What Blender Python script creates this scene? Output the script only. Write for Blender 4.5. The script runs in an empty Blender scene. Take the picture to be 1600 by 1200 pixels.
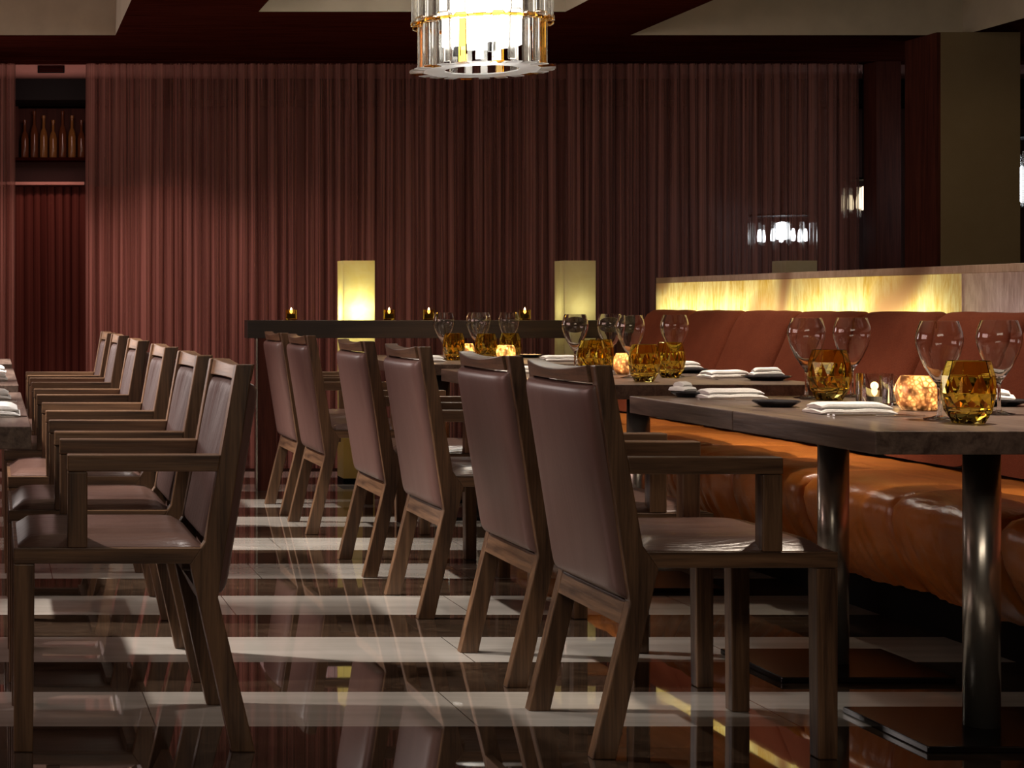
import bpy, bmesh, math, random
from mathutils import Vector, Matrix, noise

S = bpy.context.scene
C = S.collection
PI = math.pi
rnd = random.Random(7)

# ------------------------------------------------------------------ camera
F = 2800.0; PX0 = -10.0; PY0 = 476.0; CAMZ = 1.0
cam = bpy.data.cameras.new('camera')
cam.sensor_width = 36.0
cam.lens = F / 1600 * 36
cam.shift_x = (800 - PX0) / 1600
cam.shift_y = -(600 - PY0) / 1600
cam.clip_end = 100
camo = bpy.data.objects.new('camera', cam); C.objects.link(camo)
camo.location = (0, 0, CAMZ); camo.rotation_euler = (PI / 2, 0, 0)
S.camera = camo

# ------------------------------------------------------------------ world, exposure, lights
w = bpy.data.worlds.new('world'); S.world = w; w.use_nodes = True
w.node_tree.nodes['Background'].inputs[0].default_value = (0.30, 0.20, 0.17, 1)
w.node_tree.nodes['Background'].inputs[1].default_value = 0.02
S.view_settings.view_transform = 'Standard'; S.view_settings.look = 'None'
S.view_settings.gamma = 1; S.view_settings.use_curve_mapping = False
S.view_settings.exposure = 0.0
try:
    S.cycles.use_denoising = True
    S.cycles.sample_clamp_indirect = 2.5
    S.cycles.sample_clamp_direct = 0
    S.cycles.caustics_reflective = False; S.cycles.caustics_refractive = False
    S.cycles.max_bounces = 16; S.cycles.transmission_bounces = 14; S.cycles.transparent_max_bounces = 16
    S.cycles.diffuse_bounces = 3; S.cycles.glossy_bounces = 5
except Exception: pass

def light(kind, name, loc, power, col, target=None, **kw):
    d = bpy.data.lights.new(name, kind); d.energy = power; d.color = col
    for k, v in kw.items(): setattr(d, k, v)
    o = bpy.data.objects.new(name, d); C.objects.link(o); o.location = loc
    if target is not None:
        o.rotation_euler = (Vector(target) - Vector(loc)).to_track_quat('-Z', 'Y').to_euler()
    return o
def spot(name, loc, power, col, target, size=70, blend=.6, r=.05):
    return light('SPOT', name, loc, power, col, target, spot_size=math.radians(size), spot_blend=blend, shadow_soft_size=r)
def area(name, loc, power, col, target, sx, sy):
    return light('AREA', name, loc, power, col, target, shape='RECTANGLE', size=sx, size_y=sy)

WARM = (1, .83, .66); PINK = (1, .62, .56); NEUT = (1, .90, .82)
# recessed downlights over the aisle and the tables
for x, y, p in [(1.0, 4.9, 34), (1.0, 6.7, 40), (1.0, 8.5, 40)]:
    spot('downlight_aisle', (x, y, 2.44), p, NEUT, (x, y, 0), 80, .6, .06)
for y, p in [(4.5, 200), (6.8, 165), (8.9, 120)]:
    spot('downlight_tables', (2.5, y, 2.44), p, WARM, (2.45, y, 0.7), 62, .7, .05)
for y, p in [(4.6, 44), (6.2, 48), (7.8, 44)]:
    spot('downlight_bench', (3.0, y, 2.44), p, WARM, (3.05, y, .5), 58, .8, .05)
for y, p in [(4.5, 190), (5.7, 450), (7.0, 550), (8.4, 600)]:
    spot('downlight_left_tables', (-.65, y + .1, 2.44), p, NEUT, (.38, y, .78), 42, .7, .04)
# wall-washers on the curtain
for x, p in [(.35, 75), (1.15, 80), (1.9, 30), (2.9, 6), (4.0, 2)]:
    spot('curtain_washer', (x - .3, 9.75, 2.42), p, PINK, (x, 10.9, .45), 62, .9, .08)
# added unseen area lights: highlights on the left chair backs, then pink side fill
area('left_highlight_fill', (-.95, 10.2, 1.5), 16, (1, .86, .80), (.55, 6.3, .85), .7, .9)
area('left_pink_fill', (-3.2, 6.0, 1.7), 60, (1, .66, .60), (1.3, 6.0, .6), 3.5, 1.0)
# added soft fill from above the camera
area('front_fill', (.4, .2, 2.25), 27, (1, .84, .68), (1.4, 6.0, .6), 2.6, .6)
# room behind the sheer curtain
light('POINT', 'back_room_lamp', (.40, 11.35, 2.30), 5, PINK, shadow_soft_size=.15)
spot('back_curtain_fill', (.4, 11.5, 2.3), 14, (1, .5, .42), (.4, 12.36, 1.3), 60, .9, .05)  # added spot to brighten the far curtain in the gap
light('POINT', 'back_room_lamp', (2.0, 11.6, 1.2), 2.5, PINK, shadow_soft_size=.3)
# coves in the ceiling coffers
area('cove_light', (-.6, 6.5, 2.5), 3.5, (1, .93, .78), (-.6, 6.8, 2.75), 1.5, 3)
area('cove_light', (3.9, 7.6, 2.5), 4, (1, .85, .66), (4.2, 9.5, 2.72), 1.2, .6)
area('cove_light', (2.0, 6.2, 2.5), 1, (1, .80, .66), (2.0, 7.5, 2.75), 1.0, .6)
spot('pillar_washer', (5.0, 7.8, 1.9), 5.5, (1, .78, .42), (5.35, 9.6, 1.35), 60, .8, .03)

# ------------------------------------------------------------------ materials
def rgb(r, g, b): return (r, g, b, 1)
class NT:
    def __init__(s, name):
        s.m = bpy.data.materials.new(name); s.m.use_nodes = True
        s.t = s.m.node_tree; s.t.nodes.clear()
        s.out = s.n('ShaderNodeOutputMaterial')
    def n(s, typ, **kw):
        nd = s.t.nodes.new(typ)
        for k, v in kw.items():
            if k.startswith('i_'):
                nd.inputs[int(k[2:]) if k[2:].isdigit() else k[2:].replace('_', ' ')].default_value = v
            else: setattr(nd, k, v)
        return nd
    def l(s, a, b): s.t.links.new(a, b)
    def coord(s, scale=(1, 1, 1), which='Object', loc=(0, 0, 0)):
        tc = s.n('ShaderNodeTexCoord'); mp = s.n('ShaderNodeMapping')
        mp.inputs['Scale'].default_value = scale; mp.inputs['Location'].default_value = loc
        s.l(tc.outputs[which], mp.inputs['Vector']); return mp.outputs[0]
    def noise(s, vec, scale=1, detail=4, rough=.55, dist=0):
        nd = s.n('ShaderNodeTexNoise'); nd.inputs['Scale'].default_value = scale
        nd.inputs['Detail'].default_value = detail; nd.inputs['Roughness'].default_value = rough
        nd.inputs['Distortion'].default_value = dist
        s.l(vec, nd.inputs['Vector']); return nd.outputs['Fac']
    def ramp(s, fac, stops, interp='LINEAR'):
        r = s.n('ShaderNodeValToRGB'); cr = r.color_ramp; cr.interpolation = interp
        while len(cr.elements) < len(stops): cr.elements.new(.5)
        for e, (p, c) in zip(cr.elements, stops): e.position = p; e.color = c
        s.l(fac, r.inputs[0]); return r.outputs[0]
    def math(s, op, a, b=None):
        nd = s.n('ShaderNodeMath', operation=op)
        for i, v in enumerate((a, b)):
            if v is None: continue
            if isinstance(v, (int, float)): nd.inputs[i].default_value = v
            else: s.l(v, nd.inputs[i])
        return nd.outputs[0]
    def mix(s, fac, a, b):
        nd = s.n('ShaderNodeMix', data_type='RGBA')
        for i, v in ((0, fac), (6, a), (7, b)):
            if isinstance(v, (int, float, tuple)): nd.inputs[i].default_value = v
            else: s.l(v, nd.inputs[i])
        return nd.outputs[2]
    def bump(s, h, strength=.3, dist=.01):
        b = s.n('ShaderNodeBump'); b.inputs['Strength'].default_value = strength
        b.inputs['Distance'].default_value = dist; s.l(h, b.inputs['Height']); return b.outputs[0]
    def bsdf(s, col, rough=.5, metal=0, normal=None, **kw):
        p = s.n('ShaderNodeBsdfPrincipled')
        for k, v in (('Base Color', col), ('Roughness', rough), ('Metallic', metal)):
            if isinstance(v, (int, float, tuple)): p.inputs[k].default_value = v
            else: s.l(v, p.inputs[k])
        for k, v in kw.items(): p.inputs[k.replace('_', ' ')].default_value = v
        if normal is not None: s.l(normal, p.inputs['Normal'])
        return p.outputs[0]
    def done(s, sh): s.l(sh, s.out.inputs['Surface']); return s.m

def wood(name, axis, dark, lightc, rough=.42, fine=1.0, coat=.15, spec=.5):
    t = NT(name); sc = [42 * fine] * 3; sc[axis] = 2.2
    v = t.coord(tuple(sc)); f = t.noise(v, 1, 5, .65, .6)
    sc2 = [130] * 3; sc2[axis] = 5
    g = t.noise(t.coord(tuple(sc2)), 1, 3, .6)
    col = t.ramp(t.math('ADD', t.math('MULTIPLY', f, .75), t.math('MULTIPLY', g, .25)), [(.36, dark), (.64, lightc)])
    return t.done(t.bsdf(col, rough, normal=t.bump(g, .25, .002), Coat_Weight=coat, Coat_Roughness=.25, Specular_IOR_Level=spec))
CW_D, CW_L = rgb(.045, .021, .010), rgb(.21, .112, .056)
M = {}
M['cw_x'] = wood('chair_wood_along', 0, CW_D, CW_L)
M['cw_y'] = wood('chair_wood_across', 1, CW_D, CW_L)
M['cw_z'] = wood('chair_wood_upright', 2, CW_D, CW_L)
M['table'] = wood('table_wood', 1, rgb(.080, .052, .042), rgb(.25, .178, .14), .30, .7, .3)
M['beam'] = wood('divider_wood', 0, rgb(.010, .005, .003), rgb(.030, .017, .010), .5)
M['redwood_z'] = wood('red_wood_upright', 2, rgb(.035, .008, .005), rgb(.085, .022, .013), .6, 1, 0, .15)
M['redwood_x'] = wood('red_wood_ceiling', 0, rgb(.030, .005, .003), rgb(.055, .011, .007), .8, .4, 0, 0)

def leather(name, c1, c2, sc, rough=.36, strength=.45, dist=.012, coat=.2):
    t = NT(name); f = t.noise(t.coord(sc), 1, 4, .6, .8)
    g = t.noise(t.coord((120, 120, 120)), 1, 2)
    h = t.math('ADD', f, t.math('MULTIPLY', g, .06))
    return t.done(t.bsdf(t.ramp(f, [(.3, c1), (.7, c2)]), rough, normal=t.bump(h, strength, dist), Coat_Weight=coat, Coat_Roughness=.3))
M['leather_seat'] = leather('chair_seat_leather', rgb(.085, .045, .035), rgb(.13, .072, .056), (3, 22, 10), .30)
M['leather_back'] = leather('chair_back_leather', rgb(.038, .018, .015), rgb(.060, .030, .026), (18, 26, 3.0), .48, .4, .01, .0)
M['leather_rear'] = leather('chair_rear_leather', rgb(.125, .064, .054), rgb(.160, .088, .074), (8, 9, 2.0), .40, .25, .006)
M['bench_leather'] = leather('bench_seat_leather', rgb(.46, .135, .020), rgb(.62, .21, .036), (9, 3.5, 5), .30, .5, .02)
def fabric(name, c1, c2):
    t = NT(name); f = t.noise(t.coord((260, 260, 260)), 1, 2); g = t.noise(t.coord((6, 6, 6)), 1, 3)
    return t.done(t.bsdf(t.ramp(t.math('ADD', t.math('MULTIPLY', f, .6), t.math('MULTIPLY', g, .4)), [(.3, c1), (.7, c2)]), .9, normal=t.bump(f, .4, .003), Specular_IOR_Level=.2))
M['bench_fabric'] = fabric('bench_back_fabric', rgb(.15, .034, .014), rgb(.25, .064, .028))
M['napkin'] = fabric('napkin_linen', rgb(.82, .80, .78), rgb(.90, .89, .87))
def plain(name, c, rough=.5, metal=0, **kw):
    t = NT(name); f = t.noise(t.coord((7, 7, 7)), 1, 3)
    d = tuple(max(0, x * .88) for x in c[:3]) + (1,)
    return t.done(t.bsdf(t.ramp(f, [(.3, d), (.7, c)]), rough, metal, **kw))
M['black_gloss'] = plain('black_lacquered_steel', rgb(.010, .008, .008), .16, Specular_IOR_Level=.3)
M['black'] = plain('black_paint', rgb(.004, .003, .003), .7, Specular_IOR_Level=.15)
M['dark_plate'] = plain('slate_plate', rgb(.03, .03, .035), .25)
M['white_china'] = plain('white_china', rgb(.75, .73, .70), .2)
M['steel'] = plain('polished_steel', rgb(.70, .66, .58), .26, .9)
M['silver'] = plain('cutlery_silver', rgb(.75, .73, .7), .15, 1.0)
M['brass'] = plain('amber_brass', rgb(.55, .32, .09), .25, 1.0)
M['wax'] = plain('candle_wax', rgb(.85, .78, .6), .5, Subsurface_Weight=.0)
M['coffer'] = plain('coffer_plaster', rgb(.42, .36, .27), .8)
M['pillar_face'] = fabric('pillar_wallcovering', rgb(.17, .12, .06), rgb(.21, .155, .085))
M['back_wall'] = plain('back_room_wall', rgb(.055, .016, .012), .7)
M['wall'] = plain('dark_red_wall', rgb(.06, .022, .016), .6)
M['fascia'] = plain('pink_plaster', rgb(.68, .36, .30), .8)
M['bottle_brown'] = plain('brown_bottle_glass', rgb(.16, .05, .02), .15)
M['bottle_amber'] = plain('amber_bottle_glass', rgb(.32, .14, .04), .15)

def glass(name, col, rough=0.0, ior=1.45):
    t = NT(name); g = t.n('ShaderNodeBsdfGlass'); g.inputs['Color'].default_value = col
    g.inputs['Roughness'].default_value = rough; g.inputs['IOR'].default_value = ior
    return t.done(g.outputs[0])
M['glass'] = glass('clear_glass', rgb(.97, .97, .97))
M['crystal'] = glass('chandelier_crystal', rgb(.97, .96, .94), .16, 1.5)
M['crystal_frost'] = glass('frosted_crystal', rgb(.97, .97, .98), .5, 1.5)
M['amber_glass'] = glass('amber_glass', rgb(.96, .88, .50), .0, 1.45)
M['crystal_amber'] = glass('amber_crystal', rgb(.93, .68, .28), .03, 1.5)
def emit(name, col, st):
    t = NT(name); e = t.n('ShaderNodeEmission'); e.inputs[0].default_value = col; e.inputs[1].default_value = st
    return t.done(e.outputs[0])
M['flame'] = emit('candle_flame', rgb(1, .58, .2), 22)
M['lamp_white'] = emit('chandelier_lamp', rgb(1, .95, .84), 16)
M['lamp_cool'] = emit('far_chandelier_lamp', rgb(.85, .92, 1), 16)
M['lamp_warm'] = emit('far_warm_lamp', rgb(1, .80, .52), 2.4)

def stone(name, ca, cb, vein, vs=3.0, diff=.35):
    """Translucent onyx: stone that glows when a lamp stands behind it."""
    t = NT(name); v = t.coord((1, 1, 1))
    wv = t.n('ShaderNodeTexWave', wave_type='BANDS', bands_direction='DIAGONAL'); wv.inputs['Scale'].default_value = .42
    wv.inputs['Distortion'].default_value = 6; wv.inputs['Detail'].default_value = 3; wv.inputs['Detail Scale'].default_value = 1.2
    t.l(v, wv.inputs['Vector'])
    n1 = t.noise(t.coord((1, 1.5, .7)), vs, 6, .65, 1.6); n2 = t.noise(t.coord((1, 9, 1.6)), vs * 1.6, 4, .65, .8)
    base = t.ramp(t.math('ADD', t.math('MULTIPLY', n1, .55), t.math('MULTIPLY', n2, .45)), [(.38, ca), (.60, cb)])
    vf = t.ramp(wv.outputs['Fac'], [(.0, rgb(1, 1, 1)), (.10, rgb(0, 0, 0))])
    col = t.mix(vf, base, vein)
    p = t.bsdf(col, .25); tr = t.n('ShaderNodeBsdfTranslucent'); t.l(col, tr.inputs['Color'])
    mx = t.n('ShaderNodeMixShader'); mx.inputs[0].default_value = 1 - diff
    t.l(p, mx.inputs[1]); t.l(tr.outputs[0], mx.inputs[2])
    return t.done(mx.outputs[0])
M['onyx'] = stone('honey_onyx', rgb(.72, .50, .14), rgb(.98, .93, .64), rgb(.36, .21, .13))
M['onyx_pink'] = stone('pink_onyx', rgb(.55, .40, .36), rgb(.85, .72, .68), rgb(.30, .17, .12), 4)
M['onyx_cap'] = stone('onyx_cap_stone', rgb(.40, .29, .20), rgb(.55, .42, .31), rgb(.24, .14, .09), 5, .95)
M['lantern'] = stone('lantern_onyx', rgb(.88, .78, .40), rgb(.93, .87, .60), rgb(.80, .66, .30), 5)
M['lantern_pale'] = stone('pale_lantern_onyx', rgb(.74, .66, .44), rgb(.80, .74, .54), rgb(.62, .54, .34), 5, .5)

def copper_glass():
    t = NT('copper_crackle_glass'); v = t.coord((1, 1, 1))
    vo = t.n('ShaderNodeTexVoronoi', feature='DISTANCE_TO_EDGE'); vo.inputs['Scale'].default_value = 80
    t.l(v, vo.inputs['Vector'])
    n = t.noise(v, 26, 4, .7)
    f = t.math('MULTIPLY', t.ramp(vo.outputs[0], [(.0, rgb(0, 0, 0)), (.25, rgb(1, 1, 1))]), t.ramp(n, [(.42, rgb(.02, .02, .02)), (.58, rgb(1, 1, 1))]))
    met = t.bsdf(rgb(.75, .34, .16), .3, 1.0)
    tr = t.n('ShaderNodeBsdfTranslucent'); tr.inputs[0].default_value = rgb(.95, .60, .34)
    mx = t.n('ShaderNodeMixShader'); t.l(f, mx.inputs[0]); t.l(met, mx.inputs[1]); t.l(tr.outputs[0], mx.inputs[2])
    return t.done(mx.outputs[0])
M['copper'] = copper_glass()

def curtain_mat(name, c1, c2, see):
    t = NT(name)
    f = t.noise(t.coord((17, 1, .15)), 1, 3, .7); g = t.noise(t.coord((85, 1, .4)), 1, 2)
    h = t.math('ADD', t.math('MULTIPLY', f, .5), t.math('MULTIPLY', g, .5))
    col = t.ramp(h, [(.36, c1), (.62, c2)])
    d = t.n('ShaderNodeBsdfDiffuse'); t.l(col, d.inputs[0])
    tl = t.n('ShaderNodeBsdfTranslucent'); t.l(col, tl.inputs[0])
    m1 = t.n('ShaderNodeMixShader'); m1.inputs[0].default_value = .3
    t.l(d.outputs[0], m1.inputs[1]); t.l(tl.outputs[0], m1.inputs[2])
    tp = t.n('ShaderNodeBsdfTransparent'); m2 = t.n('ShaderNodeMixShader')
    t.l(t.ramp(h, [(.30, rgb(see * 1.5, 0, 0)), (.70, rgb(see * .45, 0, 0))]), m2.inputs[0])
    sep = m2.inputs[0].links[0].from_socket
    t.t.links.remove(m2.inputs[0].links[0])
    sc = t.n('ShaderNodeSeparateColor'); t.l(sep, sc.inputs[0]); t.l(sc.outputs[0], m2.inputs[0])
    t.l(m1.outputs[0], m2.inputs[1]); t.l(tp.outputs[0], m2.inputs[2])
    return t.done(m2.outputs[0])
M['sheer'] = curtain_mat('sheer_russet_cloth', rgb(.16, .058, .042), rgb(.44, .205, .168), .36)
M['heavy'] = curtain_mat('russet_cloth', rgb(.13, .035, .028), rgb(.26, .085, .065), .05)

def floor_mat():
    t = NT('striped_marble_floor'); tc = t.n('ShaderNodeTexCoord'); sx = t.n('ShaderNodeSeparateXYZ')
    t.l(tc.outputs['Object'], sx.inputs[0])
    y = t.math('DIVIDE', t.math('SUBTRACT', sx.outputs[1], 4.247), .764)
    fr = t.math('FRACT', t.math('ADD', y, 20.0))
    white = t.math('LESS_THAN', fr, .5)
    # marble
    stv = t.coord((.7, 16, 1)); st = t.noise(stv, 1, 4, .6, .4)
    cl = t.noise(t.coord((1.6, 1.6, 1)), 1, 5, .6, .8)
    wc = t.ramp(t.math('ADD', t.math('MULTIPLY', st, .5), t.math('MULTIPLY', cl, .5)), [(.33, rgb(.36, .33, .285)), (.62, rgb(.53, .495, .44))])
    dn = t.noise(t.coord((2.2, 5, 1)), 1, 6, .7, 2.0)
    dv = t.noise(t.coord((3, 3, 1)), 1, 3, .5, 3.0)
    dc = t.ramp(dn, [(.3, rgb(.018, .011, .007)), (.7, rgb(.062, .040, .026))])
    veinf = t.ramp(dv, [(.485, rgb(0, 0, 0)), (.5, rgb(.35, .35, .35)), (.515, rgb(0, 0, 0))])
    dc = t.mix(veinf, dc, rgb(.12, .08, .05))
    col = t.mix(white, dc, wc)
    # joints: along the stripe edges and across, every .75 m, staggered
    e = t.math('ABSOLUTE', t.math('SUBTRACT', t.math('FRACT', t.math('ADD', t.math('MULTIPLY', y, 2.0), 40.5)), .5))
    j1 = t.math('LESS_THAN', e, .006)
    row = t.math('FLOOR', t.math('MULTIPLY', y, 2.0))
    xo = t.math('ADD', t.math('DIVIDE', sx.outputs[0], .764), t.math('ADD', t.math('MULTIPLY', row, .37), 10.5))
    j2 = t.math('LESS_THAN', t.math('FRACT', xo), .0045)
    jm = t.math('MAXIMUM', j1, j2)
    col = t.mix(t.math('MULTIPLY', jm, .75), col, rgb(.02, .015, .012))
    return t.done(t.bsdf(col, t.math('ADD', t.math('MULTIPLY', st, .03), .01), Coat_Weight=.35, Coat_Roughness=.0))
M['floor'] = floor_mat()

# ------------------------------------------------------------------ builders
class MB:
    def __init__(s): s.b = bmesh.new()
    def box(s, x0, x1, y0, y1, z0, z1, skip=()):
        v = [s.b.verts.new(p) for p in ((x0, y0, z0), (x1, y0, z0), (x1, y1, z0), (x0, y1, z0), (x0, y0, z1), (x1, y0, z1), (x1, y1, z1), (x0, y1, z1))]
        for k, f in enumerate(((0, 3, 2, 1), (4, 5, 6, 7), (0, 1, 5, 4), (1, 2, 6, 5), (2, 3, 7, 6), (3, 0, 4, 7))):   # bottom top front right back left
            if k not in skip: s.b.faces.new([v[i] for i in f])
        return s
    def prism(s, poly, y0, y1):
        """polygon in x,z extruded along y"""
        a = [s.b.verts.new((x, y0, z)) for x, z in poly]; c = [s.b.verts.new((x, y1, z)) for x, z in poly]
        n = len(poly); s.b.faces.new(a); s.b.faces.new(c[::-1])
        for i in range(n): s.b.faces.new((a[i], c[i], c[(i + 1) % n], a[(i + 1) % n]))
        return s
    def lathe(s, prof, n=32, c=(0, 0, 0), closed=False, jit=None):
        rings = []
        for k, (r, z) in enumerate(prof):
            if r < 1e-6: rings.append([s.b.verts.new((c[0], c[1], c[2] + z))])
            else:
                off = jit(k) if jit else 0
                rings.append([s.b.verts.new((c[0] + r * math.cos(2 * PI * (i + off) / n), c[1] + r * math.sin(2 * PI * (i + off) / n), c[2] + z)) for i in range(n)])
        pairs = list(zip(rings, rings[1:])) + ([(rings[-1], rings[0])] if closed else [])
        for a, b in pairs:
            for i in range(n):
                j = (i + 1) % n
                if len(a) == 1 and len(b) == 1: continue
                if len(a) == 1: s.b.faces.new((a[0], b[j], b[i]))
                elif len(b) == 1: s.b.faces.new((a[i], a[j], b[0]))
                else: s.b.faces.new((a[i], a[j], b[j], b[i]))
        return s
    def loft(s, secs, cap=True, close=True):
        """list of rings (lists of points) joined one to the next"""
        R = [[s.b.verts.new(p) for p in r] for r in secs]; n = len(R[0])
        for a, b in zip(R, R[1:]):
            for i in range(n if close else n - 1):
                j = (i + 1) % n; s.b.faces.new((a[i], a[j], b[j], b[i]))
        if cap: s.b.faces.new(R[0][::-1]); s.b.faces.new(R[-1])
        return s
    def build(s, name, mat, parent=None, smooth=False, bevel=0, seg=2, loc=None):
        bmesh.ops.recalc_face_normals(s.b, faces=s.b.faces[:])
        me = bpy.data.meshes.new(name); s.b.to_mesh(me); s.b.free()
        for m in (mat if isinstance(mat, (list, tuple)) else [mat]): me.materials.append(m)
        if smooth:
            for p in me.polygons: p.use_smooth = True
            me.set_sharp_from_angle(angle=math.radians(42))
        o = bpy.data.objects.new(name, me); C.objects.link(o)
        if parent is not None: o.parent = parent
        if loc is not None: o.location = loc
        if bevel:
            m = o.modifiers.new('bevel', 'BEVEL'); m.width = bevel; m.segments = seg; m.limit_method = 'ANGLE'
            m.angle_limit = math.radians(40)
        return o

def tag(o, label=None, cat=None, group=None, kind=None):
    if label: o['label'] = label
    if cat: o['category'] = cat
    if group: o['group'] = group
    if kind: o['kind'] = kind
    return o
def thing(name, loc=(0, 0, 0), rz=0, label=None, cat=None, group=None):
    o = bpy.data.objects.new(name, None); C.objects.link(o); o.empty_display_size = .1
    o.location = loc; o.rotation_euler = (0, 0, rz)
    return tag(o, label, cat, group)
def dup(root, loc, rz, label, group=None):
    def rec(o, par):
        c = o.copy(); C.objects.link(c)
        if par is not None: c.parent = par
        for ch in o.children: rec(ch, c)
        return c
    r = rec(root, None); r.location = loc; r.rotation_euler = (0, 0, rz); r['label'] = label
    if group: r['group'] = group
    return r

# ------------------------------------------------------------------ the setting
RX0, RX1, RY0, RY1 = -4.2, 8.0, -2.0, 15.0
SOF = 2.46
tag(MB().box(RX0, RX1, RY0, RY1, -.1, 0).build('floor', M['floor']), kind='structure')
# ceiling: timber soffit with three pale sunk coffers
cof = [(-2.6, .66, 3.0, 9.71), (1.32, 2.85, 3.0, 8.93), (3.45, 5.25, 3.0, 9.71)]
xs = sorted({RX0, RX1} | {v for c in cof for v in c[:2]}); ys = sorted({RY0, 10.9} | {v for c in cof for v in c[2:]})
m = MB(); b = m.b
def quad(pts, mi):
    f = b.faces.new([b.verts.new(p) for p in pts]); f.material_index = mi
for x0, x1 in zip(xs, xs[1:]):
    for y0, y1 in zip(ys, ys[1:]):
        if not any(c[0] <= x0 and x1 <= c[1] and c[2] <= y0 and y1 <= c[3] for c in cof):
            quad([(x0, y0, SOF), (x1, y0, SOF), (x1, y1, SOF), (x0, y1, SOF)], 0)
ZC = 2.78
for x0, x1, y0, y1 in cof:
    quad([(x0, y0, ZC), (x1, y0, ZC), (x1, y1, ZC), (x0, y1, ZC)], 1)
    for p, q in (((x0, y0), (x1, y0)), ((x1, y0), (x1, y1)), ((x1, y1), (x0, y1)), ((x0, y1), (x0, y0))):
        quad([(*p, SOF), (*q, SOF), (*q, ZC), (*p, ZC)], 1)
quad([(RX0, 10.9, SOF), (RX1, 10.9, SOF), (RX1, 10.9, 2.9), (RX0, 10.9, 2.9)], 0)
quad([(RX0, 10.9, 2.9), (RX1, 10.9, 2.9), (RX1, RY1, 2.9), (RX0, RY1, 2.9)], 0)
quad([(RX0, RY0, 2.95), (RX1, RY0, 2.95), (RX1, RY1, 2.95), (RX0, RY1, 2.95)], 0)
me = bpy.data.meshes.new('ceiling'); b.to_mesh(me); b.free()
me.materials.append(M['redwood_x']); me.materials.append(M['coffer'])
o = bpy.data.objects.new('ceiling', me); C.objects.link(o); tag(o, kind='structure')
tag(MB().box(RX0 - .1, RX0, RY0, RY1, 0, 2.95).build('wall_left', M['wall']), kind='structure')
tag(MB().box(RX1, RX1 + .1, RY0, RY1, 0, 2.95).build('wall_right', M['wall']), kind='structure')
tag(MB().box(RX0, RX1, RY1, RY1 + .1, 0, 2.95).build('wall_back', M['back_wall']), kind='structure')
tag(MB().box(RX0, RX1, RY0 - .1, RY0, 0, 2.95).build('wall_front', M['wall']), kind='structure')
# curtain pelmet under the soffit
tag(MB().box(RX0, RX1, 10.70, 10.78, 2.455, 2.46).build('trim_1', M['redwood_x']), kind='structure')
# right-hand pillar: pale wall-covering in front, red timber cheek
pil = tag(MB().box(5.075, 5.50, 9.6, 9.94, 0, SOF).build('wall_pillar', M['pillar_face']), kind='structure')
MB().box(5.055, 5.075, 9.604, 9.94, 0, SOF).build('pillar_cheek', M['redwood_z'], pil)
tag(MB().box(5.28, 5.43, 10.72, 10.88, 0, SOF).build('trim_2', M['redwood_z'], bevel=.004), kind='structure')
# dim service room behind: lintel, pink bulkhead
tag(MB().box(RX0, RX1, 12.0, 12.25, 2.50, 2.9).build('trim_3', M['fascia']), kind='structure')
tag(MB().box(RX0, RX1, 11.9, 12.3, 2.36, 2.50).build('trim_4', M['black']), kind='structure')
tag(MB().box(RX0, RX1, 12.45, 12.5, 0, 2.36).build('wall_service', M['back_wall']), kind='structure')
tag(MB().box(RX0, .62, 12.25, 12.45, 1.82, 1.84).build('trim_5', M['fascia']), kind='structure')

# ------------------------------------------------------------------ curtains
def curtain(name, x0, x1, Y, z0, z1, mat, amp=.026, per=.058, seed=0, flare=0):
    r = random.Random(seed); m = MB(); n = int((x1 - x0) / .006); rows = 7
    pts = []; ph = 0; phs = []
    for i in range(n + 1):
        ph += 2 * PI * .006 / (per * (1 + .75 * noise.noise(Vector((i * .035, seed, 0))))); phs.append(ph)
    secs = []
    for k in range(rows):
        t = k / (rows - 1); z = z0 + (z1 - z0) * t
        row = []
        for i in range(n + 1):
            x = x0 + (x1 - x0) * i / n
            a = amp * (.65 + .5 * noise.noise(Vector((x * 3, t * 1.2, seed))))
            xx = x + flare * (1 - t) ** 2 * (.5 - (x - x0) / (x1 - x0)) * 2
            row.append((xx + .012 * math.cos(phs[i]) + .01 * noise.noise(Vector((x * 6, t * 1.5, 3 + seed))), Y + a * math.sin(phs[i] + .5 * noise.noise(Vector((x * 2, t, 9)))), z))
        secs.append(row)
    m.loft(secs, cap=False, close=False)
    return m.build(name, mat, smooth=True)
c1 = curtain('curtain', .55, 5.22, 10.84, .01, SOF - .003, M['sheer'], seed=1)
tag(c1, 'wide sheer russet curtain in narrow folds along the back of the room', 'curtain', 'sheer russet curtains')
c2 = curtain('curtain', -1.4, .13, 10.84, .01, SOF - .003, M['sheer'], seed=5)
tag(c2, 'narrow russet curtain at the left edge, left of the dark gap', 'curtain', 'sheer russet curtains')
c3 = curtain('curtain', -.6, 1.3, 12.36, .01, 1.815, M['heavy'], seed=8)
tag(c3, 'dark red curtain hanging further back, seen low through the gap', 'curtain')

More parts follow.
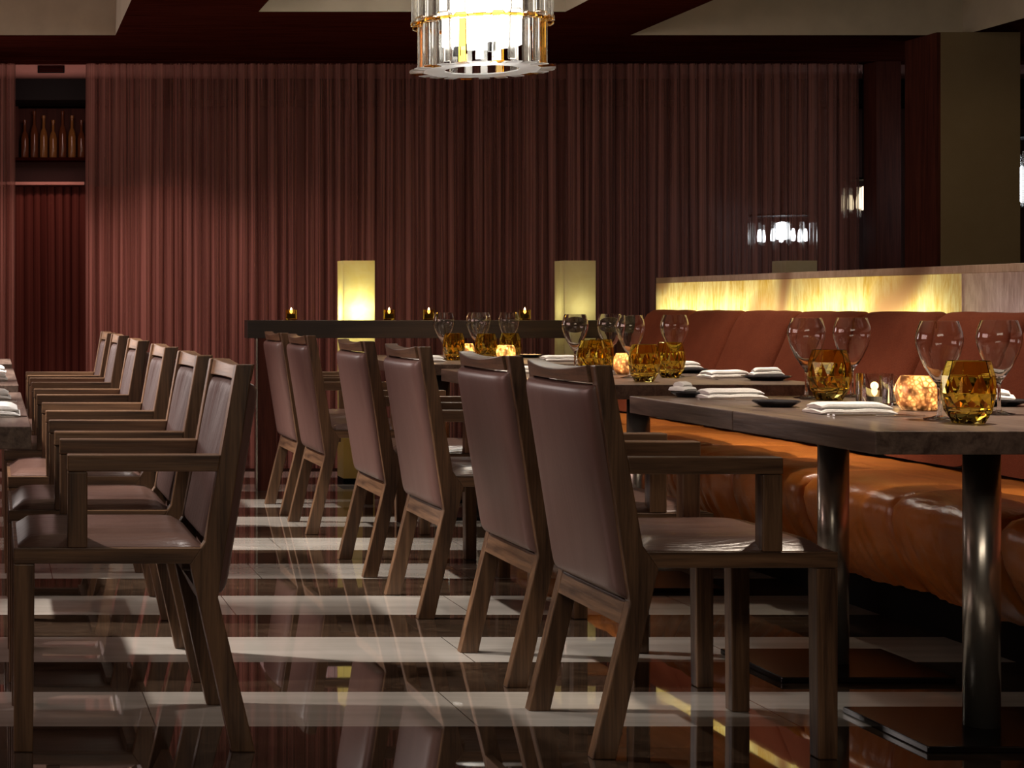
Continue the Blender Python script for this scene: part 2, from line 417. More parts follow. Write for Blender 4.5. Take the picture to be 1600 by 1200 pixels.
# bottle shelf high in the gap, and a vent in the bulkhead
sh = thing('wall_cabinet', (.41, 12.38, 1.99), 0, 'dark wall cabinet of bottles high in the gap between the curtains', 'cabinet')
MB().box(-.26, .26, .05, .07, 0, .37).build('back_panel', M['redwood_z'], sh)
MB().box(-.26, .26, -.09, .05, 0, .02).build('shelf', M['redwood_x'], sh, bevel=.003)
for sx in (-.26, .24): MB().box(sx, sx + .02, -.09, .05, .02, .37).build('side_panel', M['redwood_z'], sh)
bp = [(0, 0), (.026, 0), (.028, .01), (.028, .13), (.022, .16), (.010, .185), (.010, .24), (.013, .242), (.013, .26), (0, .26)]
blab = ['leftmost brown bottle in the high cabinet', 'second bottle from the left in the high cabinet', 'third bottle from the left in the high cabinet',
        'middle bottle in the high cabinet', 'third bottle from the right in the high cabinet', 'second bottle from the right in the high cabinet', 'rightmost bottle in the high cabinet']
for i in range(7):
    o = MB().lathe(bp, 14).build('bottle', M['bottle_amber' if i in (2, 3, 5) else 'bottle_brown'], smooth=True, loc=(.41 - .195 + .065 * i, 12.345, 2.0105))
    o.scale = (1, 1, 1 + .12 * ((i * 5) % 3)); tag(o, blab[i], 'bottle', 'bottles in the high cabinet')
vt = thing('air_vent', (.385, 12.0, 2.575), 0, 'small dark slotted vent in the pink bulkhead above the gap', 'vent')
MB().box(-.09, .09, -.012, 0, -.025, .025).build('frame', M['black'], vt, bevel=.003)
for i in range(4): MB().box(-.08, .08, -.018, -.012, -.018 + .011 * i, -.012 + .011 * i).build('slat', M['redwood_x'], vt)

# ------------------------------------------------------------------ chairs
def chair_proto():
    # local frame: faces +x, origin under its centre; a = distance from the rear foot
    t = thing('dining_armchair'); A = .27
    W = .252; lw = .045
    post = [(0, 0), (.053, 0), (.146, .42), (.112, .47), (.043, .866), (.005, .866), (.083, .345)]
    post = [(x - A, z) for x, z in post]
    for s in (-1, 1):
        y0, y1 = sorted((s * W, s * (W - .036)))
        MB().prism(post, y0, y1).build('rear_leg', M['cw_z'], t, bevel=.003)
        y0, y1 = sorted((s * W, s * (W - lw)))
        MB().prism([(.497 - A, 0), (.540 - A, 0), (.540 - A, .42), (.493 - A, .42)], y0, y1).build('front_leg', M['cw_z'], t, bevel=.003)
        arm = MB().prism([(.0835 - A, .627), (.42 - A, .627), (.42 - A, .664), (.0770 - A, .664)], y0, y1).build('armrest', M['cw_x'], t, bevel=.003)
        MB().box(.375 - A, .419 - A, y0 + .001, y1 - .001, .4565, .626).build('arm_support', M['cw_z'], arm, bevel=.003)
    f = MB()
    for s in (-1, 1):
        y0, y1 = sorted((s * W, s * (W - .04)))
        f.prism([(.1445 - A, .421), (.540 - A, .421), (.540 - A, .456), (.1205 - A, .456)], y0, y1)
    f.box(.497 - A, .540 - A, -W + .04, W - .04, .421, .456)
    f.box(.12 - A, .16 - A, -W + .04, W - .04, .40, .445)
    f.build('seat_frame', M['cw_x'], t, bevel=.002)
    # seat cushion: thin puffed leather pad
    m = MB(); nx, ny = 14, 14; top = []; x0, x1, yw = .115 - A, .530 - A, .238
    def pt(u, v, side):
        x = x0 + (x1 - x0) * u; y = -yw + 2 * yw * v
        e = (1 - abs(2 * u - 1) ** 7) * (1 - abs(2 * v - 1) ** 7)
        return (x, y, (.4575 + .026 * max(e, 0) ** .45 - .006 * math.exp(-((u - .45) ** 2 + (v - .5) ** 2) * 9)) if side else .4565)
    G = [[m.b.verts.new(pt(i / nx, j / ny, 1)) for j in range(ny + 1)] for i in range(nx + 1)]
    H = [[m.b.verts.new(pt(i / nx, j / ny, 0)) for j in range(ny + 1)] for i in range(nx + 1)]
    for i in range(nx):
        for j in range(ny):
            m.b.faces.new((G[i][j], G[i + 1][j], G[i + 1][j + 1], G[i][j + 1])); m.b.faces.new((H[i][j], H[i][j + 1], H[i + 1][j + 1], H[i + 1][j]))
    for i in range(nx):
        m.b.faces.new((G[i][0], H[i][0], H[i + 1][0], G[i + 1][0])); m.b.faces.new((G[i][ny], G[i + 1][ny], H[i + 1][ny], H[i][ny]))
        m.b.faces.new((G[0][i], G[0][i + 1], H[0][i + 1], H[0][i])); m.b.faces.new((G[nx][i], H[nx][i], H[nx][i + 1], G[nx][i + 1]))
    m.build('seat_cushion', M['leather_seat'], t, smooth=True)
    # back: rear edge of the posts runs (.083,.345)->(.005,.866); front edge (.112,.47)->(.043,.866)
    rear = lambda z: .083 - .078 * (z - .345) / .521 - A
    front = lambda z: .112 - .069 * (z - .47) / .396 - A
    bow = lambda y: -.022 * (1 - (y / W) ** 2)
    def slab(name, mat, z0, z1, fr, bulge, off, yw, wr=0):
        m = MB(); nz, ny = 36, 24; sgn = 1 if fr else -1; outer = []; inner = []
        for i in range(nz + 1):
            u = i / nz; u = .5 - .5 * math.cos(PI * (.08 + .84 * u)) / math.cos(PI * .08); z = z0 + (z1 - z0) * u; ro = []; ri = []
            for j in range(ny + 1):
                v = .5 - .5 * math.cos(PI * (.08 + .84 * j / ny)) / math.cos(PI * .08); y = -yw + 2 * yw * v
                e = max((1 - abs(2 * u - 1) ** 22) * (1 - abs(2 * v - 1) ** 10), 0) ** .5
                base = (front(z) if fr else rear(z)) + bow(y) * (u if fr else .5 * u)
                wk = wr * noise.noise(Vector((y * 26, z * 4, 1.7))) * max(0, (u - .35)) * e
                ro.append(m.b.verts.new((base + sgn * (off + bulge * e) + wk, y, z)))
                ri.append(m.b.verts.new((base + sgn * off - sgn * .012, y, z)))
            outer.append(ro); inner.append(ri)
        for g in (outer, inner):
            for i in range(nz):
                for j in range(ny): m.b.faces.new((g[i][j], g[i + 1][j], g[i + 1][j + 1], g[i][j + 1]))
        for i in range(nz):
            for j in (0, ny): m.b.faces.new((outer[i][j], inner[i][j], inner[i + 1][j], outer[i + 1][j]))
        for j in range(ny):
            for i in (0, nz): m.b.faces.new((outer[i][j], inner[i][j], inner[i][j + 1], outer[i][j + 1]))
        return m.build(name, mat, t, smooth=True)
    slab('back_panel', M['leather_rear'], .350, .822, False, .024, .001, W - .016)
    slab('backrest_cushion', M['leather_back'], .470, .822, True, .016, -.010, W - .038, .02)
    # crest rail, bowed backwards; bottom rail
    secs = []
    for j in range(17):
        y = -(W - .036) + 2 * (W - .036) * j / 16; bw = bow(y); u2 = (y / (W - .036)) ** 2; tf, tr_ = .859 + .007 * u2, .852 + .014 * u2
        secs.append([(rear(.827) + bw * .8 - .002, y, .827), (front(.827) + bw, y, .827), (front(.866) + bw, y, tf), (rear(.866) + bw * .8 - .004, y, tr_)])
    MB().loft(secs).build('crest_rail', M['cw_y'], t, bevel=.002)
    MB().prism([(rear(.345) + .001 - .0, .345), (rear(.345) + .040, .352), (.064 - A + .030, .292), (.071 - A, .292)], -W + .036, W - .036).build('bottom_rail', M['cw_y'], t, bevel=.002)
    return t
proto = chair_proto()
tag(proto, 'x', 'chair', 'wooden armchairs along the tables')
right_y = [4.19, 4.925, 5.945, 6.81, 8.03, 8.76]
left_y = [4.255, 4.99, 5.92, 6.93, 8.0, 8.75]
ords = ['second nearest', 'third nearest', 'fourth nearest', 'second farthest', 'farthest']
rl = ['wooden armchair with mauve leather back nearest the camera in the right-hand row, seen whole'] + ['armchair in the right-hand row showing its mauve leather back, %s of the six' % k for k in ords]
ll = ['wooden armchair nearest the camera in the left-hand row, facing left, splayed rear legs in front'] + ['left-hand-row armchair facing left at the dark tables, %s of the six' % k for k in ords]
proto.location = (1.316 + .27, right_y[0], 0); proto['label'] = rl[0]
for i in range(1, 6): dup(proto, (1.35 - .006 * (i == 1) + .004 * i + .27 - .01, right_y[i], 0), 0, rl[i])
for i in range(6): dup(proto, (.585 - .27 - .004 * (i % 2), left_y[i], 0), PI, ll[i])

# ------------------------------------------------------------------ tables
TZ = .73
def table_proto(L, Wd, thick=.05, px=0):
    t = thing('dining_table')
    MB().box(-Wd / 2, Wd / 2, -L / 2, L / 2, TZ - thick, TZ).build('tabletop', M['table'], t, bevel=.003)
    MB().lathe([(0, .0165), (.040, .0165), (.040, TZ - thick - .006), (0, TZ - thick - .006)], 40, (px, 0, 0)).build('column', M['steel'], t, smooth=False)
    MB().box(px - .23, px + .23, -.20, .20, 0, .016).build('base_plate', M['black_gloss'], t, bevel=.003)
    MB().box(px - .15, px + .15, -.15, .15, TZ - thick - .0058, TZ - thick - .0002).build('mounting_plate', M['black'], t)
    return t
def smooth_col(t):
    for c in t.children:
        if c.name.startswith('column'):
            for p in c.data.polygons: p.use_smooth = abs(p.normal.z) < .5
tl = ['dark wood pedestal table nearest the camera on the right, its corner in the foreground', 'second right-hand table, butted against the foreground table beyond its joint',
      'third right-hand table from the camera, past the first gap between tables', 'fourth right-hand table from the camera, with tall wine glasses before the bench',
      'fifth right-hand table from the camera, behind the leather chair backs', 'farthest right-hand table, next to the dark divider beam']
X0R = 1.88; WR = .97; XC = X0R + WR / 2
tp = table_proto(.74 - .002, WR, px=-.055); smooth_col(tp)
tag(tp, tl[0], 'table', 'pedestal tables before the bench')
rty = [4.19, 4.93, 6.42, 7.16, 8.49, 9.23]
tp.location = (XC, rty[0], 0)
for i in range(1, 6): dup(tp, (XC, rty[i], 0), 0, tl[i])
tl2 = ['dark table corner at the left edge, nearest of the left-hand tables', 'left-hand table second from the camera, butted to the nearest one', 'third left-hand table from the camera, past the gap', 'fourth left-hand table from the camera, at the left edge', 'fifth left-hand table, far off at the left edge']
tq = table_proto(.778, .9); smooth_col(tq); tag(tq, tl2[0], 'table', 'tables of the left-hand row')
lty = [4.35, 5.13, 6.40, 7.18, 8.55]
tq.location = (.084 - .45, lty[0], 0)
for i in range(1, 5): dup(tq, (.084 - .45, lty[i], 0), 0, tl2[i])

# ------------------------------------------------------------------ bench and onyx wall
bench = thing('banquette', (3.1, 6.4, 0), 0, 'long bench with orange leather seat and rust fabric back along the onyx wall', 'bench')
BX, BY = 3.1, 6.4
seams = [3.02, 3.6, 4.17, 4.75, 5.32, 5.9, 6.47, 7.04, 7.62, 8.2, 8.77, 9.35]
MB().box(2.86 - BX, 3.36 - BX, seams[0] - BY, seams[-1] - BY, 0, .13).build('plinth', M['black'], bench)
def sweep(sec, cent, y0, y1, pinch, n=16, wr=0, seed=0):
    secs = []
    for k in range(n + 1):
        t = k / n; e = max(1 - abs(2 * t - 1) ** (9 if pinch < .03 else 13), 0) ** .5
        row = []
        for q, (x, z) in enumerate(sec):
            dx, dz = cent[0] - x, cent[1] - z; L = math.hypot(dx, dz) or 1
            p = pinch * (1 - e) + (.008 * noise.noise(Vector((1.7, (y0 + (y1 - y0) * t) * 30, z * 5 + seed))) * min(1, max(0, (.42 - z) * 8)) if wr > .01 else 0) + wr * noise.noise(Vector((x * 3, (y0 + (y1 - y0) * t) * 9, z * 3 + seed)))
            row.append((x + dx / L * p - BX, y0 + (y1 - y0) * t - BY, z + dz / L * p))
        secs.append(row)
    return MB().loft(secs)
seat_sec = [(3.26, .30), (3.26, .445), (3.15, .452), (2.98, .458), (2.82, .455), (2.73, .448), (2.68, .432), (2.655, .405), (2.65, .37), (2.66, .31), (2.685, .25), (2.72, .19), (2.77, .135), (2.90, .131)]
back_sec = [(3.19, .46), (3.205, .50), (3.26, .66), (3.33, .82), (3.375, .92), (3.395, .955), (3.42, .972), (3.455, .974), (3.475, .96), (3.485, .93), (3.485, .46)]
for i, (a, c) in enumerate(zip(seams, seams[1:])):
    sweep(seat_sec, (2.95, .32), a + .001, c - .001, .022, 48, .012, i).build('seat_cushion', M['bench_leather'], bench, smooth=True)
    sweep(back_sec, (3.42, .7), a + .005, c - .005, .050, 64, .003, i).build('back_cushion', M['bench_fabric'], bench, smooth=True)
MB().prism([(3.262 - BX, .46), (3.408 - BX, .90), (3.44 - BX, .91), (3.46 - BX, .46)], seams[0] + .03 - BY, seams[-1] - .03 - BY).build('seam_shade_filler', M['black'], bench)  # added black filler inside the cushions, so the seams look shaded
onx = thing('onyx_screen', (3.6, 6.4, 0), 0, 'long backlit honey onyx screen standing behind the bench', 'screen')
OX, OY = 3.6, 6.4
pan = [(3.05, 6.48, 'onyx_pink'), (6.484, 7.82, 'onyx'), (7.824, 9.47, 'onyx')]
for a, c, mt in pan:
    MB().box(3.50 - OX, 3.515 - OX, a - OY, c - OY, .62, 1.112, (3,)).build('stone_panel', M[mt], onx)
MB().box(3.50 - OX, 3.80 - OX, 3.05 - OY, 9.47 - OY, 1.1125, 1.142).build('cap', M['onyx_cap'], onx, bevel=.002)
cv = MB().box(3.78 - OX, 3.80 - OX, 3.05 - OY, 9.47 - OY, 0, 1.112)
cv.box(3.515 - OX, 3.78 - OX, 3.05 - OY, 3.07 - OY, .62, 1.112).box(3.515 - OX, 3.78 - OX, 9.45 - OY, 9.47 - OY, .62, 1.112)
cv.box(3.50 - OX, 3.78 - OX, 3.05 - OY, 9.47 - OY, 0, .62)
cv.build('carcass', M['white_china'], onx)
for y0, y1, p, col in ((7.9, 9.40, 7.5, (1, .92, .50)), (6.62, 7.74, 6, (1, .92, .50)), (3.4, 6.35, 1.6, (1, .88, .86))):
    area('onyx_strip', (3.66, (y0 + y1) / 2, .93), p, col, (3.50, (y0 + y1) / 2, 1.02), y1 - y0, .05).rotation_euler = \
        Matrix(((0, -.4, .917), (1, 0, 0), (0, .917, .4))).to_euler()

# ------------------------------------------------------------------ timber divider, candles, lanterns
dv = thing('divider_frame', (2.45, 9.66, 0), 0, 'dark open divider frame with one post and a long top beam before the lanterns', 'divider')
MB().box(1.36 - 2.45, 3.48 - 2.45, -.06, .06, .82, .916).build('top_beam', M['beam'], dv, bevel=.002)
MB().box(1.415 - 2.45, 1.515 - 2.45, -.06, .06, 0, .82).build('post', M['redwood_z'], dv, bevel=.002)
MB().box(3.38 - 2.45, 3.48 - 2.45, -.06, .06, 0, .82).build('post', M['redwood_z'], dv, bevel=.002)
MB().box(1.405 - 2.45, 1.4145 - 2.45, -.062, -.052, 0, .8195).build('edge_strip', M['steel'], dv)

def lantern(x, label, pw, mat, s=.175, h=1.246, y=10.0, zl=1.0, rot=0):
    t = thing('lantern', (x + s / 2, y + s / 2, 0), rot, label, 'lantern', 'onyx column lanterns behind the divider')
    a = s / 2; th = .012
    MB().box(-a, a, -a, a, 0, .03).build('base', M['black'], t)
    for sk, (x0, x1, y0, y1) in zip((4, 2, 3, 5), ((-a, a, -a, -a + th), (-a, a, a - th, a), (-a, -a + th, -a + th, a - th), (a - th, a, -a + th, a - th))):
        MB().box(x0, x1, y0, y1, .03, h, (sk,)).build('stone_side', M[mat], t)
    MB().box(-a + th, a - th, -a + th, a - th, h - .012, h - .002).build('lid', M[mat], t)
    if pw:
        light('POINT', 'lantern_lamp', (x + s / 2, y + s / 2, zl), pw, (1, .90, .40), shadow_soft_size=.03)
    return t
lantern(1.952, 'glowing yellow onyx column lantern on the left, behind the dark beam', 2.8, 'lantern', zl=.96)
lantern(3.185, 'pale onyx column lantern in the middle, lit only near the beam', .6, 'lantern_pale', zl=.98)
lantern(4.42, 'unlit pale onyx column lantern whose top shows above the onyx screen', 0, 'lantern_pale')

def votive_small(x, label):
    t = thing('votive_candle', (x, 9.66, .9165), 0, label, 'candle', 'small candles on the divider beam')
    prof = [(0, 0), (.026, 0), (.030, .004), (.030, .056), (.027, .056), (.027, .008), (0, .008)]
    MB().lathe(prof, 24).build('cup', M['amber_glass'], t, smooth=True)
    MB().lathe([(0, .009), (.022, .009), (.022, .034), (.004, .032), (0, .032)], 18).build('candle', M['wax'], t, smooth=True)
    MB().lathe([(0, .034), (.006, .040), (.008, .047), (.005, .058), (0, .070)], 10).build('flame', M['flame'], t, smooth=True)
    light('POINT', 'candle_light', (x, 9.60, .985), .35, (1, .55, .22), shadow_soft_size=.012)
for px, lb in ((455, 'small amber candle left of the glowing lantern on the beam'), (608, 'small amber candle just right of the glowing lantern'),
               (670, 'small amber candle above the leftmost far wine glasses'), (820, 'small amber candle on the beam left of the middle lantern')):
    votive_small((px + 10) * 9.66 / F, lb)

# ------------------------------------------------------------------ tableware
def wineglass_proto():
    outer = [(.0, .0), (.034, .0), (.036, .002), (.020, .0045), (.006, .009), (.0042, .02), (.0038, .070), (.0055, .080), (.014, .092), (.030, .118), (.043, .148), (.0505, .175), (.0515, .188), (.049, .205), (.0405, .231)]
    inner = [(.0387, .231), (.0470, .205), (.0494, .188), (.0484, .175), (.0409, .149), (.0279, .120), (.013, .096), (.004, .090), (0, .0895)]
    t = MB().lathe(outer + inner, 36).build('wine_glass', M['glass'], smooth=True)
    return t
def tumbler_proto():
    n = 11; j = lambda k: [0, .0, .5, .5, .0, .0, .0, .0, .0, .5, 0][k % 11]
    out = [(0, .0), (.034, .0), (.050, .028), (.0585, .068), (.055, .108), (.045, .142)]
    inn = [(.0425, .142), (.0515, .106), (.0545, .068), (.044, .036), (0, .030)]
    return MB().lathe(out + inn, n, jit=j).build('tumbler', M['amber_glass'], bevel=.0012, seg=1)
wg = tag(wineglass_proto(), 'x', 'wine glass', 'wine glasses on the right-hand tables')
tb = tag(tumbler_proto(), 'x', 'tumbler', 'amber tumblers on the right-hand tables')
GL = [(2.227, 4.22, 'largest wine glass, behind the foreground amber tumbler on the near table'), (2.48, 4.42, 'wine glass at the right edge of the picture'),
      (2.345, 5.17, 'wine glass left of the pair over the clear candle holder on the second table'), (2.51, 5.24, 'wine glass right of the pair near the clear candle holder'),
      (2.345, 6.60, 'wine glass above the amber tumbler beside the copper votive, third from the bench end'), (2.565, 6.75, 'wine glass nearest the end of the rust bench back on the third table'),
      (2.32, 7.15, 'wine glass in front of the middle lantern, light seen through it'), (2.525, 7.34, 'wine glass between the middle lantern and the bench end'),
      (2.21, 8.80, 'leftmost of the far wine glasses, before the beam'), (2.36, 8.75, 'far wine glass left of an overlapping pair before the beam'),
      (2.43, 8.95, 'far wine glass right of an overlapping pair before the beam'), (2.56, 8.9, 'rightmost of the far wine glasses before the beam')]
for i, (x, y, lb) in enumerate(GL):
    if i == 0: wg.location = (x, y, TZ + .0005); wg['label'] = lb
    else: dup(wg, (x, y, TZ + .0005), i * .7, lb)
TB = [(2.222, 4.085, 'amber faceted tumbler nearest the camera, at the right on the near table'), (2.36, 5.06, 'amber faceted tumbler between the pair of wine glasses on the second table'),
      (2.28, 6.28, 'amber tumbler right of the copper votive on the third table'), (2.50, 6.62, 'amber tumbler half hidden behind another on the third table'),
      (2.335, 7.0, 'left one of two amber tumblers under the glass before the middle lantern'), (2.445, 7.22, 'right one of two amber tumblers left of the copper votive'),
      (2.235, 8.70, 'far amber tumbler at the left under the leftmost far wine glass'), (2.37, 8.62, 'far amber tumbler under the overlapping wine glasses'), (2.52, 8.74, 'far amber tumbler beside the bright gold votive')]
for i, (x, y, lb) in enumerate(TB):
    sc = 1 if i < 2 else .92
    if i == 0: tb.location = (x, y, TZ + .0005); tb['label'] = lb
    else:
        o = dup(tb, (x, y, TZ + .0005), i * .5, lb); o.scale = (sc,) * 3

def votive(name, x, y, r, h, mat, label, pw, n=28, col=(1, .62, .28), square=False):
    t = thing(name, (x, y, TZ + .0005), 0, label, 'candle holder', 'candle holders on the right-hand tables')
    if square:
        prof = [(0, 0), (r * .92, 0), (r, .006), (r, h), (r - .005, h), (r - .005, .012), (0, .012)]
    else:
        prof = [(0, 0), (r * .70, 0), (r * .93, h * .2), (r, h * .5), (r * .93, h * .8), (r * .76, h), (r * .70, h * .985)]
    MB().lathe(prof, n).build('holder', M[mat], t, smooth=True)
    MB().lathe([(0, .0125), (r * .42, .0125), (r * .42, .030), (0, .029)], 18).build('candle', M['wax'], t, smooth=False)
    MB().lathe([(0, .031), (.006, .037), (.008, .044), (.005, .054), (0, .066)], 10).build('flame', M['flame'], t, smooth=True)
    if pw: light('POINT', 'candle_light', (x, y, TZ + .058), pw, col, shadow_soft_size=.01)
votive('candle_holder', 2.325, 4.73, .045, .088, 'glass', 'clear straight glass candle holder with a lit candle on the near tables', .25, square=True)
votive('candle_holder', 2.43, 4.82, .040, .080, 'glass', 'clear glass candle holder between the straight one and the copper one', 0, square=True)
votive('candle_holder', 2.365, 4.58, .056, .088, 'copper', 'glowing copper crackle candle holder left of the foreground tumbler', 1.0)
votive('candle_holder', 2.44, 6.92, .046, .082, 'copper', 'glowing copper crackle candle holder on the third table', .6)
votive('candle_holder', 2.43, 8.50, .046, .078, 'copper', 'glowing gold candle holder among the far tumblers, right one', 1.0, col=(1, .7, .25))
votive('candle_holder', 2.33, 8.85, .046, .078, 'copper', 'glowing gold candle holder among the far tumblers, left one', 1.0, col=(1, .7, .25))

def napkin(x, y, L, Wd, rz, label, z=TZ, group='folded napkins on the right-hand tables'):
    """linen folded in three and laid flat: stacked soft layers with a rolled edge"""
    m = MB(); h = .0
    for k in range(2):
        a, c = L / 2 - .007 * k, Wd / 2 - .012 * k; zz = .001 + k * .0125
        secs = []
        for i in range(13):
            u = i / 12; e = max(1 - abs(2 * u - 1) ** 6, 0) ** .5
            x_ = -a + 2 * a * u; top = zz + .0115 * (.35 + .65 * e) + .0025 * noise.noise(Vector((x_ * 18, k * 3.1, rz)))
            cc = c * (.93 + .07 * e)
            secs.append([(x_, -cc, zz), (x_, cc, zz), (x_, cc + .003, (zz + top) / 2), (x_, cc, top), (x_, 0, top + .004), (x_, -cc, top), (x_, -cc - .003, (zz + top) / 2)])
        m.loft(secs)
    o = m.build('napkin', M['napkin'], smooth=True, loc=(x, y, z + .0005)); o.rotation_euler = (0, 0, rz)
    return tag(o, label, 'napkin', group)
def plate(x, y, r, label, mat='dark_plate', z=TZ, group='side plates on the right-hand tables'):
    o = MB().lathe([(0, .002), (r * .62, .0), (r * .66, .002), (r, .013), (r, .016), (r * .66, .007), (r * .6, .006), (0, .006)], 40).build('plate', M[mat], smooth=True, loc=(x, y, z + .0005))
    return tag(o, label, 'plate', group)
def cutlery(kind, x, y, rz, label, z=TZ, group='cutlery on the right-hand tables'):
    m = MB()
    def bar(xa, xb, w0, w1, z0=.001, z1=.004, y=0):
        m.loft([[(xa, y - w0, z0), (xa, y + w0, z0), (xa, y + w0, z1), (xa, y - w0, z1)], [(xb, y - w1, z0), (xb, y + w1, z0), (xb, y + w1, z1), (xb, y - w1, z1)]])
    if kind == 'knife': bar(-.11, -.01, .006, .005, .001, .006); bar(-.01, .08, .009, .010, .001, .003); bar(.08, .11, .010, .002, .001, .003)
    else:
        bar(-.10, .02, .006, .0035); bar(.02, .045, .004, .012)
        for q in (-.0095, -.0032, .0032, .0095): bar(.045, .095, .0018, .0012, .001, .003, q)
    o = m.build(kind, M['silver'], loc=(x, y, z + .0005)); o.rotation_euler = (0, 0, rz)
    return tag(o, label, kind, group)
napkin(2.125, 5.17, .175, .11, .03, 'white folded napkin at the far end of the near tables, above the joint')
napkin(2.125, 4.45, .185, .12, -.05, 'white folded napkin nearest the camera on the near table')
plate(2.07, 4.74, .060, 'small dark plate between the two white napkins on the near tables')
plate(2.03, 5.235, .05, 'small dark plate left of the white napkin at the far end of the near tables')
napkin(2.015, 5.24, .05, .06, .4, 'small white folded napkin on the dark plate at the far end', z=TZ + .017)
cutlery('knife', 2.135, 4.32, .0, 'silver knife lying in front of the nearest napkin')
cutlery('fork', 2.13, 4.36, .02, 'silver fork next to the nearest white napkin')
cutlery('knife', 2.10, 5.06, .02, 'silver knife in front of the napkin beyond the table joint')
cutlery('fork', 2.15, 5.27, .3, 'silver fork behind the napkin at the end of the near tables')
plate(2.68, 4.80, .085, 'dark plate near the right edge on the bench side of the near tables')
napkin(2.68, 4.80, .13, .08, 1.2, 'white napkin on the dark plate at the right edge', z=TZ + .017)
plate(2.76, 6.40, .085, 'dark plate on the third table, right one of the two before the bench')
plate(2.74, 7.10, .085, 'dark plate on the fourth table, left one of the two before the bench')
napkin(2.72, 7.10, .15, .09, .15, 'white napkin on the left plate before the bench', z=TZ + .017)
napkin(2.70, 6.62, .17, .10, .2, 'white napkin laid flat left of the right plate before the bench')
napkin(2.76, 6.40, .11, .05, 0, 'thin white napkin across the right plate before the bench', z=TZ + .017)
cutlery('fork', 2.60, 6.5, 1.4, 'silver fork beside the flat napkin before the bench')
napkin(2.06, 7.05, .17, .10, 0, 'white napkin on the fourth table left of the chair crest')
napkin(2.06, 6.40, .16, .10, .1, 'white napkin on the third table behind the second chair crest')
napkin(2.70, 8.55, .18, .10, .1, 'white napkin on the fifth table, before the middle of the beam')
plate(2.72, 9.15, .085, 'dark plate on the farthest table near the divider')
napkin(2.05, 8.50, .17, .1, 0, 'white napkin on the fifth table left of the far tumblers')
lg = 'napkins and cutlery on the left-hand tables'
napkin(-.02, 4.42, .17, .24, 0, 'white napkin nearest on the left-hand table at the picture edge', group=lg)
cutlery('knife', -.03, 4.30, 0, 'silver knife in front of the nearest left-hand napkin', group=lg)
napkin(-.03, 5.16, .16, .20, 0, 'white napkin second from the camera on the left-hand tables', group=lg)
cutlery('fork', -.03, 4.98, 0, 'silver fork between the two nearest left-hand napkins', group=lg)
napkin(-.02, 6.42, .14, .2, 0, 'white napkin third from the camera on the left-hand tables', group=lg)
napkin(-.02, 7.15, .14, .2, 0, 'white napkin farthest on the left-hand tables', group=lg)

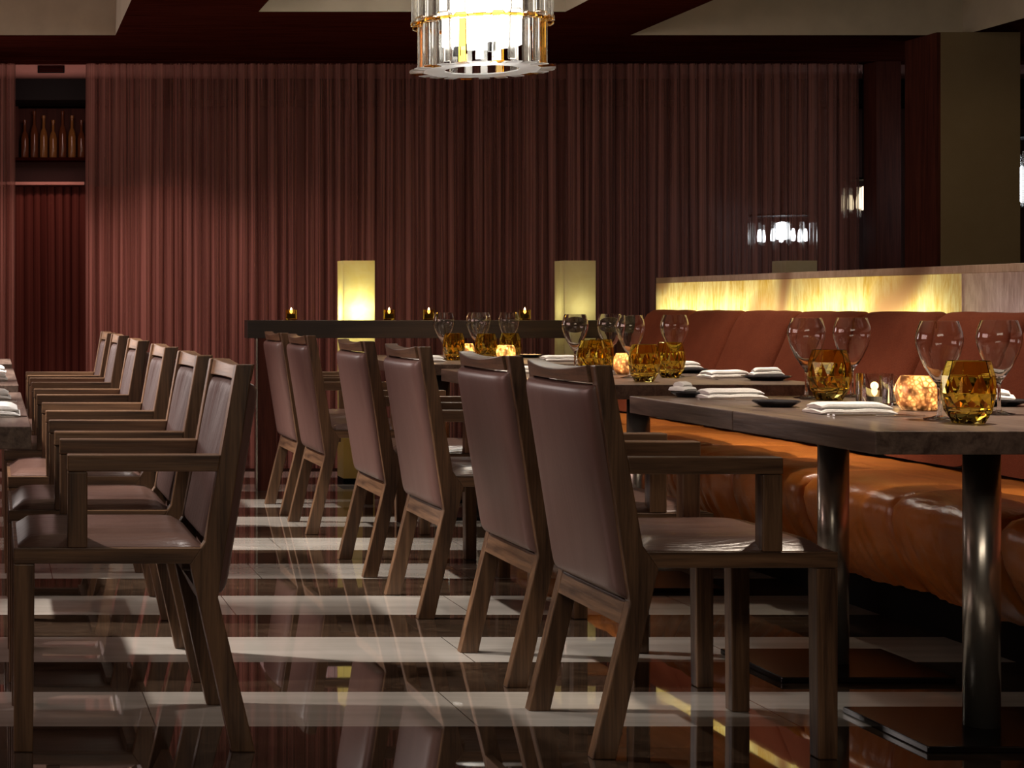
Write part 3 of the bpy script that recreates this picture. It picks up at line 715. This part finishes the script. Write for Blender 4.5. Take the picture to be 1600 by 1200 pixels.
# ------------------------------------------------------------------ chandeliers
def chandelier(loc, label, core, R=.275, nb=18, sc=1.0, power=0, hang=None):
    t = thing('chandelier', loc, .09, label, 'chandelier')
    a = MB()
    # lamp cylinder, crown plate, stem
    MB().lathe([(0, .115), (R * .58, .115), (R * .58, .50), (0, .50)], 28).build('lamp', M[core], t, smooth=False)
    MB().lathe([(0, .545), (R * 1.04, .545), (R * 1.04, .575), (0, .575)], 36).build('crown_plate', M['brass'], t)
    MB().lathe([(0, .575), (.012, .575), (.012, hang or .72), (0, hang or .72)], 12).build('stem', M['brass'], t)
    for k in range(3):
        an = 2 * PI * k / 3 + .55
        MB().box(-.014, .014, -.014, .014, .07, .112).build('lamp_socket', M['black'], t, loc=(R * .36 * math.cos(an), R * .36 * math.sin(an), 0))
    for k in range(nb):
        an = 2 * PI * (k + .5) / nb; cx, cy = math.cos(an), math.sin(an)
        def slabm(r, wd, th, z0, z1, flare):
            m = MB(); e = Vector((cx, cy, 0)); s = Vector((-cy, cx, 0))
            def ring(z, w_, t_): return [tuple(e * (r + du * t_) + s * (dv_ * w_) + Vector((0, 0, z))) for du, dv_ in ((-1, -1), (1, -1), (1, 1), (-1, 1))]
            m.loft([ring(z0, wd * flare, th * flare), ring(z0 + .012, wd * flare, th * flare), ring(z0 + .02, wd, th), ring(z1, wd * .9, th)] if z1 - z0 > .03 else [ring(z0, wd, th), ring(z1, wd, th)]); return m
        up = 0 if k % 2 else .012
        slabm(R * .98, .022, .012, .20 + up, .542, 1.35).build('upper_crystal', M['crystal'], t, bevel=.002, seg=1)
        slabm(R * .90, .017, .010, .004 + up, .198 + up, 1.0).build('lower_crystal', M['crystal_amber' if k % 6 == 3 else 'crystal'], t, bevel=.002, seg=1)
        slabm(R * .95, .024, .030, .0, .0035, 1.0).build('crystal_foot', M['crystal_amber' if k % 4 == 1 else 'crystal_frost'], t)
    MB().lathe([(R * .55, .002), (R * .86, .0), (R * .86, .010), (R * .55, .008)], 12, closed=True).build('bottom_ring', M['crystal_frost'], t, bevel=.001, seg=1)
    MB().lathe([(R * .86, .205), (R * 1.0, .200), (R * 1.0, .212), (R * .86, .212)], 36, closed=True).build('amber_ring', M['crystal_amber'], t)
    t.scale = (sc,) * 3
    if power: light('POINT', 'chandelier_light', (loc[0], loc[1], loc[2] + .055), power, (1, .93, .82), shadow_soft_size=.12)
    return t
chandelier((2.18, 8.0, 2.045), 'bright crystal bar chandelier hanging at the top of the picture', 'lamp_white', R=.30, nb=24, power=8, hang=.73)
def far_lamp(x, y, z, label, mat, R, h, n=14, top=2.46):
    t = thing('pendant_lamp', (x, y, z), 0, label, 'lamp', 'crystal lamps far behind the curtain')
    MB().lathe([(0, .06), (R * .22, .07), (R * .28, h * .5), (R * .2, h * .8), (0, h * .85)], 16).build('lamp', M[mat], t, smooth=True)
    for k in range(7):
        an = 2 * PI * k / 7 + .3
        MB().lathe([(0, .05), (.013, .055), (.015, h * .4), (.008, h * .6), (0, h * .62)], 10).build('bulb', M[mat], t, smooth=True, loc=(R * .72 * math.cos(an), R * .72 * math.sin(an), 0))
    for k in range(n):
        an = 2 * PI * k / n
        MB().box(-.012, .012, -.006, .006, .0 if k % 2 else .03, h * .8).build('crystal', M['crystal'], t, loc=(R * math.cos(an), R * math.sin(an), 0))
    MB().lathe([(0, h), (R * 1.03, h), (R * 1.03, h + .015), (0, h + .015)], 24).build('crown_plate', M['black'], t)
    MB().lathe([(0, h + .015), (.008, h + .015), (.006, top - z), (0, top - z)], 8).build('stem', M['black'], t)
    return t
far_lamp(5.28, 12.0, 1.37, 'cold white crystal lamp glowing through the right part of the curtain', 'lamp_cool', .20, .22, top=2.36)
far_lamp(5.68, 11.7, 1.57, 'warm crystal lamp seen dimly at the right end of the curtain', 'lamp_warm', .12, .24, top=2.9)
far_lamp(6.03, 10.3, 1.54, 'crystal lamp cut off by the right edge behind the pale pillar', 'lamp_cool', .155, .42)
